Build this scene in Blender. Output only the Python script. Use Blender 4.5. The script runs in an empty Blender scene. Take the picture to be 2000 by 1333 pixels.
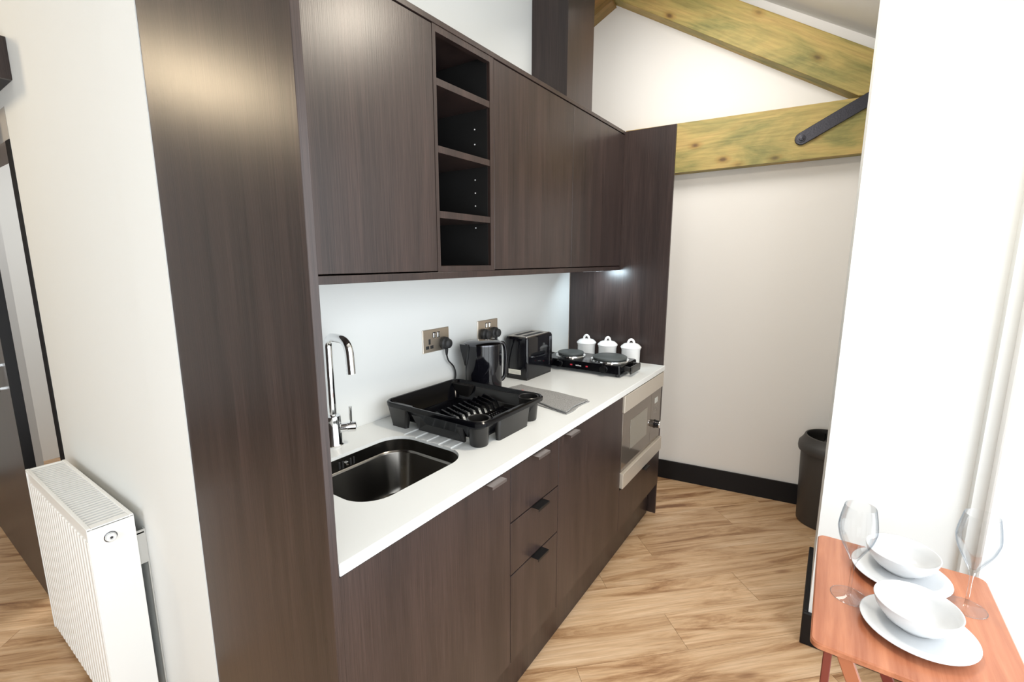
import bpy, bmesh, math, random
from mathutils import Vector, Matrix
random.seed(7)
SC = bpy.context.scene
COL = SC.collection
R = math.radians

# ------------------------------------------------------------------ camera
YAW, PIT, ROL, FPX = 55.6245, 9.865, 0.0116, 919.23
y_, p_, r_ = R(YAW), R(PIT), R(ROL)
fw = Vector((math.sin(y_)*math.cos(p_), math.cos(y_)*math.cos(p_), -math.sin(p_)))
rt = Vector((math.cos(y_), -math.sin(y_), 0)); up = rt.cross(fw)
rt, up = rt*math.cos(r_)+up*math.sin(r_), -rt*math.sin(r_)+up*math.cos(r_)
cd = bpy.data.cameras.new('camera'); cam = bpy.data.objects.new('camera', cd); COL.objects.link(cam)
m = Matrix((rt, up, -fw)).transposed().to_4x4(); m.translation = Vector((-0.4926, -1.3498, 1.4862))
cam.matrix_world = m
cd.sensor_fit = 'HORIZONTAL'; cd.sensor_width = 36; cd.lens = FPX*36/2000; cd.clip_start = .02
SC.camera = cam

# ------------------------------------------------------------------ light and exposure
SC.view_settings.view_transform = 'Standard'; SC.view_settings.look = 'None'
SC.view_settings.gamma = 1; SC.view_settings.use_curve_mapping = False
SC.view_settings.exposure = 0.0
w = bpy.data.worlds.new('daylight'); SC.world = w; w.use_nodes = True
bg = w.node_tree.nodes['Background']; bg.inputs[0].default_value = (.93, .97, 1, 1); bg.inputs[1].default_value = 1.7
def area(name, loc, target, sx, sy, power, col, spread=180):
    l = bpy.data.lights.new(name, 'AREA'); l.shape = 'RECTANGLE'; l.size = sx; l.size_y = sy; l.energy = power; l.color = col
    l.spread = R(spread)
    o = bpy.data.objects.new(name, l); COL.objects.link(o); o.location = loc
    o.rotation_euler = (Vector(target)-Vector(loc)).to_track_quat('-Z', 'Y').to_euler(); return o
area('window_daylight', (-.55, -2.0, 1.2), (-.55, 0, .95), 3.2, 2.4, 62, (.92, .97, 1))
area('west_fill', (-2.72, -.75, 1.45), (0, -.75, 1.2), 1.5, 1.5, 34, (.94, .98, 1))  # added fill from behind the camera, down the length of the kitchen
area('ceiling_lamp_kitchen', (.92, -1.12, 2.50), (.92, -1.0, 0), .20, .20, 16, (1, .90, .75))
area('ceiling_lamp_hall', (-1.2, 2.05, 2.58), (-.6, 1.0, 1.2), .28, .28, 14, (1, .80, .54))
area('alcove_fill', (1.8, -.8, 2.75), (2.7, -.9, .9), .8, .5, 14, (1, .96, .90))  # added fill that brightens the far wall, not a fitting of the room
area('back_room_fill', (.9, 1.9, 2.5), (.5, 2.4, 0), 1.0, .8, 30, (1, .98, .96))  # added fill for the room glimpsed through the door opening
area('cabinet_strip_lamp', (1.96, -.25, 1.412), (2.11, -.25, 1.22), .10, .03, 1.2, (.72, .9, 1), 170)

# ------------------------------------------------------------------ materials
MAT = {}
def mat(name, col, rough=.5, metal=0, **kw):
    m = bpy.data.materials.new(name); m.use_nodes = True
    b = m.node_tree.nodes['Principled BSDF']
    b.inputs['Base Color'].default_value = (*col, 1); b.inputs['Roughness'].default_value = rough; b.inputs['Metallic'].default_value = metal
    for k, v in kw.items(): b.inputs[k.replace('_', ' ')].default_value = v
    MAT[name] = m; return m
def nodes(m): return m.node_tree.nodes, m.node_tree.links, m.node_tree.nodes['Principled BSDF']
def ramp(n, pts):
    r = n.new('ShaderNodeValToRGB'); e = r.color_ramp.elements
    while len(e) > 1: e.remove(e[-1])
    e[0].position, e[0].color = pts[0][0], (*pts[0][1], 1)
    for p, c in pts[1:]:
        x = e.new(p); x.color = (*c, 1)
    return r
def coords(n, l, scale, rand=False, kind='Object'):
    t = n.new('ShaderNodeTexCoord'); mp = n.new('ShaderNodeMapping'); mp.inputs['Scale'].default_value = scale
    l.new(t.outputs[kind], mp.inputs['Vector'])
    if rand:
        oi = n.new('ShaderNodeObjectInfo'); mu = n.new('ShaderNodeMath'); mu.operation = 'MULTIPLY'; mu.inputs[1].default_value = 37.0
        l.new(oi.outputs['Random'], mu.inputs[0]); l.new(mu.outputs[0], mp.inputs['Location'])
    return mp
def noise(n, l, vec, scale, detail=4, rough=.55, dist=0):
    t = n.new('ShaderNodeTexNoise'); t.inputs['Scale'].default_value = scale; t.inputs['Detail'].default_value = detail
    t.inputs['Roughness'].default_value = rough; t.inputs['Distortion'].default_value = dist
    l.new(vec.outputs[0], t.inputs['Vector']); return t
def mix(n, l, a, b, fac, mode='MIX'):
    x = n.new('ShaderNodeMix'); x.data_type = 'RGBA'; x.blend_type = mode
    for s, v in ((0, fac), (6, a), (7, b)):
        if isinstance(v, (int, float)): x.inputs[s].default_value = v
        elif isinstance(v, tuple): x.inputs[s].default_value = (*v, 1)
        else: l.new(v, x.inputs[s])
    return x.outputs[2]
def bump(n, l, b, h, strength, dist=.001):
    x = n.new('ShaderNodeBump'); x.inputs['Strength'].default_value = strength; x.inputs['Distance'].default_value = dist
    l.new(h, x.inputs['Height']); l.new(x.outputs[0], b.inputs['Normal'])

def laminate(name, lo, hi, rough=.38):          # dark wood laminate, grain running vertically
    m = mat(name, lo, rough); n, l, b = nodes(m)
    c = coords(n, l, (1, 1, .012)); f = noise(n, l, c, 420, 3, .6)
    c2 = coords(n, l, (1, 1, .05)); g = noise(n, l, c2, 22, 3, .5)
    r1 = ramp(n, [(.3, lo), (.72, hi)]); l.new(f.outputs[0], r1.inputs[0])
    r2 = ramp(n, [(.3, (.72, .70, .70)), (.7, (1.25, 1.16, 1.12))]); l.new(g.outputs[0], r2.inputs[0])
    l.new(mix(n, l, r1.outputs[0], r2.outputs[0], 1.0, 'MULTIPLY'), b.inputs['Base Color'])
    bump(n, l, b, f.outputs[0], .25, .0006); b.inputs['Specular IOR Level'].default_value = .5
    return m
LAM = laminate('dark_wood_laminate', (.0185, .0122, .0112), (.047, .032, .029), .33)
LAMI = mat('laminate_inside_shade', (.004, .0035, .0035), .8)  # near-black copy of the laminate, deep shade put into its colour
WALLM = mat('white_wall_paint', (.74, .755, .745), .75)
n, l, b = nodes(WALLM); bump(n, l, b, noise(n, l, coords(n, l, (1, 1, 1)), 160, 3).outputs[0], .06, .001)
WALLC = mat('cream_wall_paint', (.78, .755, .72), .8)
CEILM = mat('ceiling_paint', (.80, .79, .77), .85)
BLACKT = mat('black_trim_paint', (.0045, .0045, .006), .45, Specular_IOR_Level=.3)
TOPM = mat('white_solid_surface', (.76, .775, .765), .28)
STEEL = mat('brushed_steel', (.52, .47, .42), .33, 1)
n, l, b = nodes(STEEL); bump(n, l, b, noise(n, l, coords(n, l, (2, 60, 60)), 30, 3).outputs[0], .1, .0005)
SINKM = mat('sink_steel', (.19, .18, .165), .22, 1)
CHROME = mat('polished_chrome', (.86, .87, .88), .06, 1)
CHROMED = mat('dark_chrome', (.10, .10, .11), .1, 1)
SOCK = mat('brushed_bronze_plate', (.78, .69, .58), .3, 1)
HANDM = mat('brown_metal_pull', (.19, .16, .15), .42, .8)
HANDB = mat('black_metal_pull', (.012, .012, .013), .35, .5)
PLASTIC = mat('black_gloss_plastic', (.002, .002, .003), .16, Specular_IOR_Level=.2)
PLASTICM = mat('black_satin_plastic', (.012, .011, .0105), .3)
RUB = mat('black_rubber', (.02, .02, .021), .55)
BLKGLOSS = mat('black_gloss_enamel', (.004, .004, .006), .06)
HOBP = mat('cast_iron_hotplate', (.075, .085, .085), .5, .1)
WCER = mat('white_ceramic', (.86, .86, .86), .12)
PORC = mat('white_porcelain', (.66, .675, .69), .15)
RADM = mat('white_radiator_enamel', (.86, .87, .86), .3)
RADG = mat('grey_radiator_slot', (.12, .125, .125), .6)
SKIN = mat('red_lamp', (.5, .02, .04), .3)
WHITE = mat('white_print', (.8, .8, .8), .5)
PAPER = mat('cream_paper_label', (.72, .70, .62), .6)
IRON = mat('black_forged_iron', (.05, .05, .062), .4, .6)
n, l, b = nodes(IRON); bump(n, l, b, noise(n, l, coords(n, l, (1, 1, 1)), 120, 4).outputs[0], .5, .002)
BINM = mat('charcoal_bin_plastic', (.045, .041, .038), .5)
BEHIND = mat('dark_glass_oven', (.20, .165, .135), .08, .55)
OVENW = mat('oven_window_glass', (.36, .34, .29), .06, .7)
LEDM = mat('led_diffuser', (.5, .5, .5), .4); LEDM.node_tree.nodes['Principled BSDF'].inputs['Emission Color'].default_value = (.75, .92, 1, 1)
LEDM.node_tree.nodes['Principled BSDF'].inputs['Emission Strength'].default_value = .5
DISP = mat('grey_display', (.55, .56, .52), .25)
FRAMEW = mat('white_window_frame', (.86, .87, .87), .35)
# window glass: clear, thin
GL = mat('window_glass', (1, 1, 1), .02); n, l, b = nodes(GL)
tr = n.new('ShaderNodeBsdfTransparent'); gl = n.new('ShaderNodeBsdfGlossy'); gl.inputs['Roughness'].default_value = .01
fr = n.new('ShaderNodeLayerWeight'); fr.inputs['Blend'].default_value = .12; mx = n.new('ShaderNodeMixShader')
ge = n.new('ShaderNodeNewGeometry'); fm = n.new('ShaderNodeMath'); fm.operation = 'SUBTRACT'; fm.use_clamp = True
l.new(fr.outputs['Fresnel'], fm.inputs[0]); l.new(ge.outputs['Backfacing'], fm.inputs[1]); l.new(fm.outputs[0], mx.inputs[0]); l.new(tr.outputs[0], mx.inputs[1]); l.new(gl.outputs[0], mx.inputs[2])
l.new(mx.outputs[0], n['Material Output'].inputs['Surface']); n.remove(b)
WINE = mat('clear_glass', (1, 1, 1), 0); n, l, b = nodes(WINE)      # thin clear glass
tr = n.new('ShaderNodeBsdfTransparent'); gl = n.new('ShaderNodeBsdfGlossy'); gl.inputs['Roughness'].default_value = .01
lw = n.new('ShaderNodeLayerWeight'); lw.inputs['Blend'].default_value = .5
rr = ramp(n, [(0, (.99, .99, .99)), (.55, (.965, .97, .975)), (.82, (.80, .83, .86)), (1, (.38, .42, .50))]); l.new(lw.outputs['Facing'], rr.inputs[0]); l.new(rr.outputs[0], tr.inputs['Color'])
f2 = n.new('ShaderNodeLayerWeight'); f2.inputs['Blend'].default_value = .25; mm = n.new('ShaderNodeMath'); mm.operation = 'MULTIPLY'; mm.inputs[1].default_value = .32
mx = n.new('ShaderNodeMixShader'); l.new(f2.outputs['Fresnel'], mm.inputs[0]); l.new(mm.outputs[0], mx.inputs[0]); l.new(tr.outputs[0], mx.inputs[1]); l.new(gl.outputs[0], mx.inputs[2])
l.new(mx.outputs[0], n['Material Output'].inputs['Surface']); n.remove(b)
# oak floor
FLOORM = mat('oak_plank', (.4, .25, .14), .36); n, l, b = nodes(FLOORM)
c = coords(n, l, (.8, 7.5, 7.5), True); f = noise(n, l, c, 1.5, 9, .68, 1.2)
r1 = ramp(n, [(.34, (.22, .105, .048)), (.41, (.40, .235, .12)), (.50, (.58, .39, .23)), (.68, (.73, .545, .37))]); l.new(f.outputs[0], r1.inputs[0])
c2 = coords(n, l, (1, 26, 26), True); g = noise(n, l, c2, 5, 5, .65, .3)
r2 = ramp(n, [(.3, (.78, .74, .70)), (.6, (1.08, 1.08, 1.08))]); l.new(g.outputs[0], r2.inputs[0])
o1 = mix(n, l, r1.outputs[0], r2.outputs[0], .9, 'MULTIPLY')
vo = n.new('ShaderNodeTexVoronoi'); c3 = coords(n, l, (1, 3.2, 3.2), True); l.new(c3.outputs[0], vo.inputs['Vector']); vo.inputs['Scale'].default_value = 2.2
r3 = ramp(n, [(.035, (.34, .20, .12)), (.13, (.93, .90, .86)), (1, (1, 1, 1))]); l.new(vo.outputs['Distance'], r3.inputs[0])
o2 = mix(n, l, o1, r3.outputs[0], .75, 'MULTIPLY')
oi = n.new('ShaderNodeObjectInfo'); r4 = ramp(n, [(0, (.90, .88, .86)), (1, (1.1, 1.1, 1.1))]); l.new(oi.outputs['Random'], r4.inputs[0])
l.new(mix(n, l, o2, r4.outputs[0], 1.0, 'MULTIPLY'), b.inputs['Base Color']); bump(n, l, b, g.outputs[0], .12, .0008)
# treated pine
def pine(name, tint):
    m = mat(name, (.4, .3, .12), .6); n, l, b = nodes(m)
    c = coords(n, l, (1, 3.2, 3.2)); f = noise(n, l, c, 1.6, 5, .6, 1.0)
    r1 = ramp(n, [(.30, (.17, .18, .07)), (.41, (.31, .29, .11)), (.52, (.50, .40, .16)), (.64, (.58, .42, .18)), (.78, (.44, .27, .11))]); l.new(f.outputs[0], r1.inputs[0])
    c2 = coords(n, l, (1, 14, 14)); g = noise(n, l, c2, 7, 4, .6, .4)
    r2 = ramp(n, [(.3, (.78, .76, .70)), (.62, (1.08, 1.06, 1.02))]); l.new(g.outputs[0], r2.inputs[0])
    o1 = mix(n, l, r1.outputs[0], r2.outputs[0], .9, 'MULTIPLY')
    vo = n.new('ShaderNodeTexVoronoi'); c3 = coords(n, l, (.7, 1.3, 1.3)); l.new(c3.outputs[0], vo.inputs['Vector']); vo.inputs['Scale'].default_value = 6.5
    r3 = ramp(n, [(.05, (.20, .10, .05)), (.13, (.86, .74, .62)), (.24, (1, 1, 1))]); l.new(vo.outputs['Distance'], r3.inputs[0])
    o2 = mix(n, l, o1, r3.outputs[0], .85, 'MULTIPLY')
    l.new(mix(n, l, o2, tint, 1.0, 'MULTIPLY'), b.inputs['Base Color']); bump(n, l, b, g.outputs[0], .3, .002)
    return m
PINE = pine('treated_pine', (.80, .77, .64)); PINEG = pine('green_treated_pine', (.62, .78, .70)); PINEB = pine('brown_pine', (.62, .44, .36))
# table veneer
TABM = mat('reddish_veneer', (.42, .16, .08), .26); n, l, b = nodes(TABM)
f = noise(n, l, coords(n, l, (.6, 9, 9)), 4, 6, .6, .3); r1 = ramp(n, [(.3, (.30, .095, .045)), (.7, (.50, .20, .105))]); l.new(f.outputs[0], r1.inputs[0]); l.new(r1.outputs[0], b.inputs['Base Color'])
TABL = mat('mahogany_leg', (.16, .028, .018), .35)
TABB = mat('orange_brace', (.36, .12, .055), .35)
CLOTH = mat('grey_cloth', (.20, .195, .19), .95); n, l, b = nodes(CLOTH)
wv = noise(n, l, coords(n, l, (1, 1, 1)), 330, 3); bump(n, l, b, wv.outputs[0], .8, .002)
r1 = ramp(n, [(.3, (.15, .15, .148)), (.7, (.38, .375, .365))]); l.new(wv.outputs[0], r1.inputs[0]); l.new(r1.outputs[0], b.inputs['Base Color'])
REDC = mat('red_print', (.62, .16, .16), .9)

# ------------------------------------------------------------------ helpers
def BM(): return bmesh.new()
def add_box(bm, x0, x1, y0, y1, z0, z1, bev=0, seg=1):
    x0, x1 = sorted((x0, x1)); y0, y1 = sorted((y0, y1)); z0, z1 = sorted((z0, z1))
    t = bmesh.new(); bmesh.ops.create_cube(t, size=1)
    for v in t.verts: v.co = Vector((x0+(v.co.x+.5)*(x1-x0), y0+(v.co.y+.5)*(y1-y0), z0+(v.co.z+.5)*(z1-z0)))
    if bev: bmesh.ops.bevel(t, geom=t.edges[:], offset=bev, segments=seg, affect='EDGES', profile=.5)
    merge(bm, t); return bm
def merge(bm, t, M=None):
    if M is not None: t.transform(M)
    me = bpy.data.meshes.new('t'); t.to_mesh(me); bm.from_mesh(me); bpy.data.meshes.remove(me); t.free()
def add_poly(bm, pts, vec):                         # prism: polygon extruded by vec
    t = bmesh.new(); v = [t.verts.new(p) for p in pts]; f = t.faces.new(v)
    r = bmesh.ops.extrude_face_region(t, geom=[f]); bmesh.ops.translate(t, vec=Vector(vec), verts=[g for g in r['geom'] if isinstance(g, bmesh.types.BMVert)])
    bmesh.ops.recalc_face_normals(t, faces=t.faces[:]); merge(bm, t)
def add_tube(bm, pts, rad, seg=12, closed=False, caps=True):
    t = bmesh.new(); pts = [Vector(p) for p in pts]
    if not isinstance(rad, (list, tuple)): pts = [p for i, p in enumerate(pts) if i == 0 or (p-pts[i-1]).length > 1e-5]
    N = len(pts); rads = rad if isinstance(rad, (list, tuple)) else [rad]*N
    rings = []; prev = None
    for i, p in enumerate(pts):
        a = pts[i-1] if (i > 0 or closed) else p; b_ = pts[(i+1) % N] if (i < N-1 or closed) else p
        d = (b_-a).normalized()
        if prev is None:
            s = Vector((0, 0, 1)) if abs(d.z) < .9 else Vector((1, 0, 0)); u = d.cross(s).normalized()
        else: u = (prev-d*prev.dot(d)).normalized()
        prev = u; v = d.cross(u)
        rings.append([t.verts.new(p+(u*math.cos(2*math.pi*k/seg)+v*math.sin(2*math.pi*k/seg))*rads[i]) for k in range(seg)])
    for i in range(N if closed else N-1):
        A, B = rings[i], rings[(i+1) % N]
        for k in range(seg): t.faces.new((A[k], A[(k+1) % seg], B[(k+1) % seg], B[k]))
    if caps and not closed: t.faces.new(rings[0][::-1]); t.faces.new(rings[-1])
    bmesh.ops.recalc_face_normals(t, faces=t.faces[:]); merge(bm, t)
def add_lathe(bm, prof, seg=32, c=(0, 0, 0), axis='z', M=None):
    t = bmesh.new(); rings = []
    for r, z in prof:
        if r < 1e-6: rings.append([t.verts.new((0, 0, z))])
        else: rings.append([t.verts.new((r*math.cos(2*math.pi*k/seg), r*math.sin(2*math.pi*k/seg), z)) for k in range(seg)])
    for A, B in zip(rings, rings[1:]):
        for k in range(seg):
            k2 = (k+1) % seg
            if len(A) == 1 and len(B) == 1: continue
            if len(A) == 1: t.faces.new((A[0], B[k2], B[k]))
            elif len(B) == 1: t.faces.new((A[k], A[k2], B[0]))
            else: t.faces.new((A[k], A[k2], B[k2], B[k]))
    bmesh.ops.recalc_face_normals(t, faces=t.faces[:])
    if M is None:
        M = Matrix.Translation(c)
        if axis == 'x': M = M @ Matrix.Rotation(R(90), 4, 'Y')
        if axis == 'y': M = M @ Matrix.Rotation(R(-90), 4, 'X')
    merge(bm, t, M)
def rrect(x0, x1, y0, y1, r, z, n=6):
    out = []
    for cx, cy, a in ((x1-r, y1-r, 0), (x0+r, y1-r, 90), (x0+r, y0+r, 180), (x1-r, y0+r, 270)):
        for k in range(n+1):
            t = R(a+90*k/n); out.append((cx+r*math.cos(t), cy+r*math.sin(t), z))
    return out
def add_loft(bm, loops, cap0=True, cap1=True):
    t = bmesh.new(); L = [[t.verts.new(p) for p in lp] for lp in loops]
    for A, B in zip(L, L[1:]):
        for k in range(len(A)): t.faces.new((A[k], A[(k+1) % len(A)], B[(k+1) % len(A)], B[k]))
    if cap0: t.faces.new(L[0][::-1])
    if cap1: t.faces.new(L[-1])
    bmesh.ops.recalc_face_normals(t, faces=t.faces[:]); merge(bm, t)
def wloc(o):
    v = Vector((0, 0, 0))
    while o: v += o.location; o = o.parent
    return v
def obj(name, bm, m, parent=None, smooth=False, local=False):
    if parent is not None and not local:
        bmesh.ops.translate(bm, vec=-wloc(parent), verts=bm.verts[:])
    me = bpy.data.meshes.new(name); bm.to_mesh(me); bm.free(); me.materials.append(m)
    if smooth:
        for p in me.polygons: p.use_smooth = True
        try: me.set_sharp_from_angle(angle=R(38))
        except Exception: pass
    o = bpy.data.objects.new(name, me); COL.objects.link(o); o.parent = parent; return o
def tag(o, label, cat, group=None):
    o['label'] = label; o['category'] = cat
    if group: o['group'] = group
    return o
def thing(name, label, cat, loc=(0, 0, 0), group=None):
    o = bpy.data.objects.new(name, None); COL.objects.link(o); o.location = loc; o.empty_display_size = .05
    return tag(o, label, cat, group)
def struct(name, bm, m, parent=None, smooth=False):
    o = obj(name, bm, m, parent, smooth)
    if parent is None: o['kind'] = 'structure'
    return o
def dup(root, loc, label, rotz=None):
    r = root.copy(); COL.objects.link(r); r.location = loc; r['label'] = label
    if rotz is not None: r.rotation_euler = (0, 0, rotz)
    for ch in list(root.children):
        c = ch.copy(); COL.objects.link(c); c.parent = r
        for g in list(ch.children):
            d = g.copy(); COL.objects.link(d); d.parent = c
    return r
def box(x0, x1, y0, y1, z0, z1, bev=0, seg=1): return add_box(BM(), x0, x1, y0, y1, z0, z1, bev, seg)
def apply_bool(o, cutters):
    for c in cutters:
        md = o.modifiers.new('b', 'BOOLEAN'); md.operation = 'DIFFERENCE'; md.solver = 'EXACT'; md.object = c
    bpy.context.view_layer.update()
    dg = bpy.context.evaluated_depsgraph_get(); me = bpy.data.meshes.new_from_object(o.evaluated_get(dg))
    o.modifiers.clear(); o.data = me
    for c in cutters: bpy.data.objects.remove(c)

# ------------------------------------------------------------------ room shell
XW, YW, YN = -2.6, -1.77, 3.4                      # west end, window wall, north end
A0 = Vector((2.618, -.466)); NN = Vector((.99196, .12653)); TT = Vector((-.12653, .99196))   # far wall: point, normal, direction
def farp(y, z, off=0):                              # a point on the skewed far wall, off metres in front of it
    s = (y-A0.y)/TT.y; q = A0+TT*s-NN*off; return Vector((q.x, q.y, z))
fl = struct('floor', box(XW-.1, 3.0, YW-.1, YN+.1, -.12, -.012), mat('floor_underlay', (.12, .07, .04), .8))
# planks laid at 45 degrees, each an object of its own, clipped to the room outline
def clip(poly, a, b_, c_):                          # keep a*x+b*y<=c
    out = []
    for i in range(len(poly)):
        p, q = poly[i], poly[(i+1) % len(poly)]; fp, fq = a*p[0]+b_*p[1]-c_, a*q[0]+b_*q[1]-c_
        if fp <= 0: out.append(p)
        if fp*fq < 0:
            t = fp/(fp-fq); out.append((p[0]+(q[0]-p[0])*t, p[1]+(q[1]-p[1])*t))
    return out
W, LN, ANG = .19, 1.22, R(-45.5)
dx, dy = (math.cos(ANG), math.sin(ANG)), (-math.sin(ANG), math.cos(ANG))
org = (1.288-.03, -.961)                            # an end joint seen in the photo
for i in range(-24, 26):
    off = (i*0.37+(0 if i % 2 else .11)) % 1.0 if i else 0
    for j in range(-4, 5):
        a0, a1, b0, b1 = (j+off)*LN, (j+off+1)*LN, i*W-.08, (i+1)*W-.08
        g = .0006
        rect = [(a0+g, b0+g), (a1-g, b0+g), (a1-g, b1-g), (a0+g, b1-g)]
        wp = [(org[0]+a*dx[0]+b_*dy[0], org[1]+a*dx[1]+b_*dy[1]) for a, b_ in rect]
        for cl in ((-1, 0, -XW), (0, -1, -YW), (0, 1, YN), (NN.x, NN.y, NN.dot(A0))): 
            if wp: wp = clip(wp, *cl)
        # leave out what lies wholly behind the kitchen wall and cannot be seen
        if len(wp) < 3: continue
        cx = sum(p[0] for p in wp)/len(wp); cy = sum(p[1] for p in wp)/len(wp)
        if cy > 1.2 and cx > 1.2: continue
        bm = BM(); R2 = Matrix.Rotation(-ANG, 3, 'Z')
        loc = [R2 @ Vector((p[0]-cx, p[1]-cy, 0)) for p in wp]
        add_poly(bm, [(p.x, p.y, -.012) for p in loc], (0, 0, .012))
        o = obj('plank', bm, FLOORM, fl, local=True); o.location = (cx, cy, 0); o.rotation_euler = (0, 0, ANG)

CZ = lambda y: 2.898-.561*(-.865-y)                 # south slope of the ceiling
RY = .35
def wallprofile(y0, y1, x0, x1, name, m, zb=0):     # wall in a y-z plane up to the ceiling
    pts = [(x0, y0, zb), (x0, y1, zb), (x0, y1, zc(y1))]
    if y0 < RY < y1: pts.append((x0, RY, zc(RY)))
    pts.append((x0, y0, zc(y0))); bm = BM(); add_poly(bm, pts, (x1-x0, 0, 0)); return struct(name, bm, m)
def zc(y): return CZ(y) if y <= RY else CZ(RY)-.28*(y-RY)
# far wall (skewed)
bm = BM(); P0, P1 = farp(YW-.1, 0), farp(YN, 0)
pts = [P0, P1, farp(YN, zc(YN)+.1), farp(RY, zc(RY)+.1), farp(YW-.1, zc(YW-.1)+.1)]
add_poly(bm, pts, (NN.x*.12, NN.y*.12, 0)); struct('wall_far', bm, WALLC)
# window wall with one tall opening
WX0, WX1, WZ0, WZ1 = -1.7, 1.46, .12, 2.22
bm = BM(); y0, y1 = YW-.12, YW
add_box(bm, XW-.1, WX0, y0, y1, 0, 2.5); add_box(bm, WX1, 2.80, y0, y1, 0, 2.5)
add_box(bm, WX0, WX1, y0, y1, 0, WZ0); add_box(bm, WX0, WX1, y0, y1, WZ1, 2.5)
struct('wall_window', bm, WALLM)
wf = BM()
for a in (WX0, -.65, .40, WX1-.05): add_box(wf, a, a+.05, YW-.09, YW-.03, WZ0, WZ1, .004)
for a in (WZ0, WZ1-.05): add_box(wf, WX0+.05, WX1-.05, YW-.09, YW-.03, a, a+.05, .004)
win = struct('window_1', wf, FRAMEW)
for a in (WX0+.05, -.60, .45): obj('pane', box(a, a+1.0 if a < .4 else WX1-.05, YW-.065, YW-.058, WZ0+.05, WZ1-.05), GL, win)
# west and north walls, south-west shell behind the camera
bm = BM(); add_box(bm, XW-.1, XW, YW-.1, -1.5, 0, 2.2); add_box(bm, XW-.1, XW, 0, YN, 0, 2.2); add_box(bm, XW-.1, XW, -1.5, 0, 0, .7)
add_poly(bm, [(XW, YW-.1, 2.2), (XW, YN, 2.2), (XW, YN, zc(YN)), (XW, RY, zc(RY)), (XW, YW-.1, zc(YW-.1))], (-.1, 0, 0)); struct('wall_west', bm, WALLM)
wf = BM()
for a in (-1.5, -.775, -.05): add_box(wf, XW-.08, XW-.03, a, a+.05, .7, 2.2, .004)
for a in (.7, 2.15): add_box(wf, XW-.079, XW-.031, -1.45, -.05, a, a+.05, .004)
struct('added_window', wf, FRAMEW)  # unseen frame and opening, added to house the west fill light
bm = BM(); add_box(bm, XW-.1, 2.2, YN, YN+.1, 0, 2.78); struct('wall_north', bm, WALLM)
# ceiling: two slopes
bm = BM()
for (ya, yb) in ((YW-.12, RY), (RY, YN+.1)):
    add_poly(bm, [(XW-.1, ya, zc(ya)), (XW-.1, yb, zc(yb)), (XW-.1, yb, zc(yb)+.08), (XW-.1, ya, zc(ya)+.08)], (5.7, 0, 0))
struct('ceiling', bm, CEILM)
# kitchen back wall (a partition), its thick end on the left
bm = BM(); add_poly(bm, [(-.02, 0, 0), (1.93, 0, 0), (1.93, 0, zc(.0)), (-.02, 0, zc(0))], (0, .198, 0))
add_box(bm, 1.93, 2.105, 0, .1, 0, 2.17); add_box(bm, -.02, -.0185, -.0285, 0, 0, zc(-.03)); add_box(bm, -.0185, -.0005, -.0285, 0, 0, zc(-.03)); struct('wall_kitchen', bm, WALLM)
# radiator wall with the sliding door opening
DY0, DY1, DZ = 1.258, 2.38, 2.045
bm = BM(); WR = -.014; add_poly(bm, [(WR, .2, 0), (WR, DY0, 0), (WR, DY0, DZ), (WR, DY1, DZ), (WR, DY1, 0), (WR, YN, 0), (WR, YN, zc(YN)), (WR, RY, zc(RY)), (WR, .2, zc(.2))], (.114, 0, 0))
struct('wall_radiator', bm, WALLM)
bm = BM(); add_box(bm, WR-.003, .1, DY0+.001, DY0+.062, 0, 1.93)
trm = struct('trim_1', bm, BLACKT)
struct('trim_2', box(WR-.001, .09, DY0+.001, DY1-.001, 1.931, DZ-.001), mat('grey_header', (.40, .38, .36), .7))  # plain grey infill across the top of the door opening
# pier beside the table
bm = BM(); zt = zc(-1.385)
add_poly(bm, [(1.5, -1.385, 0), (1.5, YW, 0), (1.5, YW, zc(YW)), (1.5, -1.385, zc(-1.385))], (.5, 0, 0)); struct('wall_pier', bm, WALLM)
bm = BM(); sk = .135
add_box(bm, 1.482, 1.4995, YW+.001, -1.367, 0, sk, .003); add_box(bm, 1.4995, 2.0, -1.3845, -1.367, 0, sk, .003)
struct('baseboard_pier', bm, BLACKT)
# far baseboard
bm = BM(); add_poly(bm, [farp(-1.76, 0, .001), farp(-1.76, .118, .001), farp(-1.76, .128, .008), farp(-1.76, .128, .018) , farp(-1.76, 0, .018)], TT.to_3d()*2.6)
struct('baseboard_far', bm, BLACKT)

# ------------------------------------------------------------------ roof timbers on the far wall
def fars(s_, z, off=0):
    q = A0+TT*s_-NN*off; return Vector((q.x, q.y, z))
def timber(name, label, s0, s1, z0a, z1a, z0b, z1b, off0, off1, m, tail=None):
    # lower / upper height at the north end (a) and at the south end (b), y = s0 -> s1
    ctr = (fars(s0, z0a, off0)+fars(s1, z1b, off1))/2
    L = [fars(s0, z0a, off0), fars(s1, z0b, off0), fars(s1, z1b, off0), fars(s0, z1a, off0)]
    d = (L[1]-L[0]).normalized()
    if tail: L = [L[0], L[1], fars(tail, z0b, off0), fars(tail, z1b, off0), L[3]]
    zx = Vector((-NN.x, -NN.y, 0)); yx = zx.cross(d).normalized()
    M = Matrix((d, yx, zx)).transposed().to_4x4(); M.translation = ctr
    bm = BM(); add_poly(bm, L, (-NN.x*(off1-off0), -NN.y*(off1-off0), 0)); bm.transform(M.inverted())
    bmesh.ops.bevel(bm, geom=bm.edges[:], offset=.003, segments=1, affect='EDGES')
    o = obj(name, bm, m); o.matrix_world = M; return tag(o, label, 'beam')
timber('timber_beam', 'thick horizontal greenish yellow timber beam spanning the far wall', .30, -1.24, 1.994, 2.272, 2.039, 2.303, .001, .10, PINE)
tb_z = lambda q: 3.029+.571*(q-.382)
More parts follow.
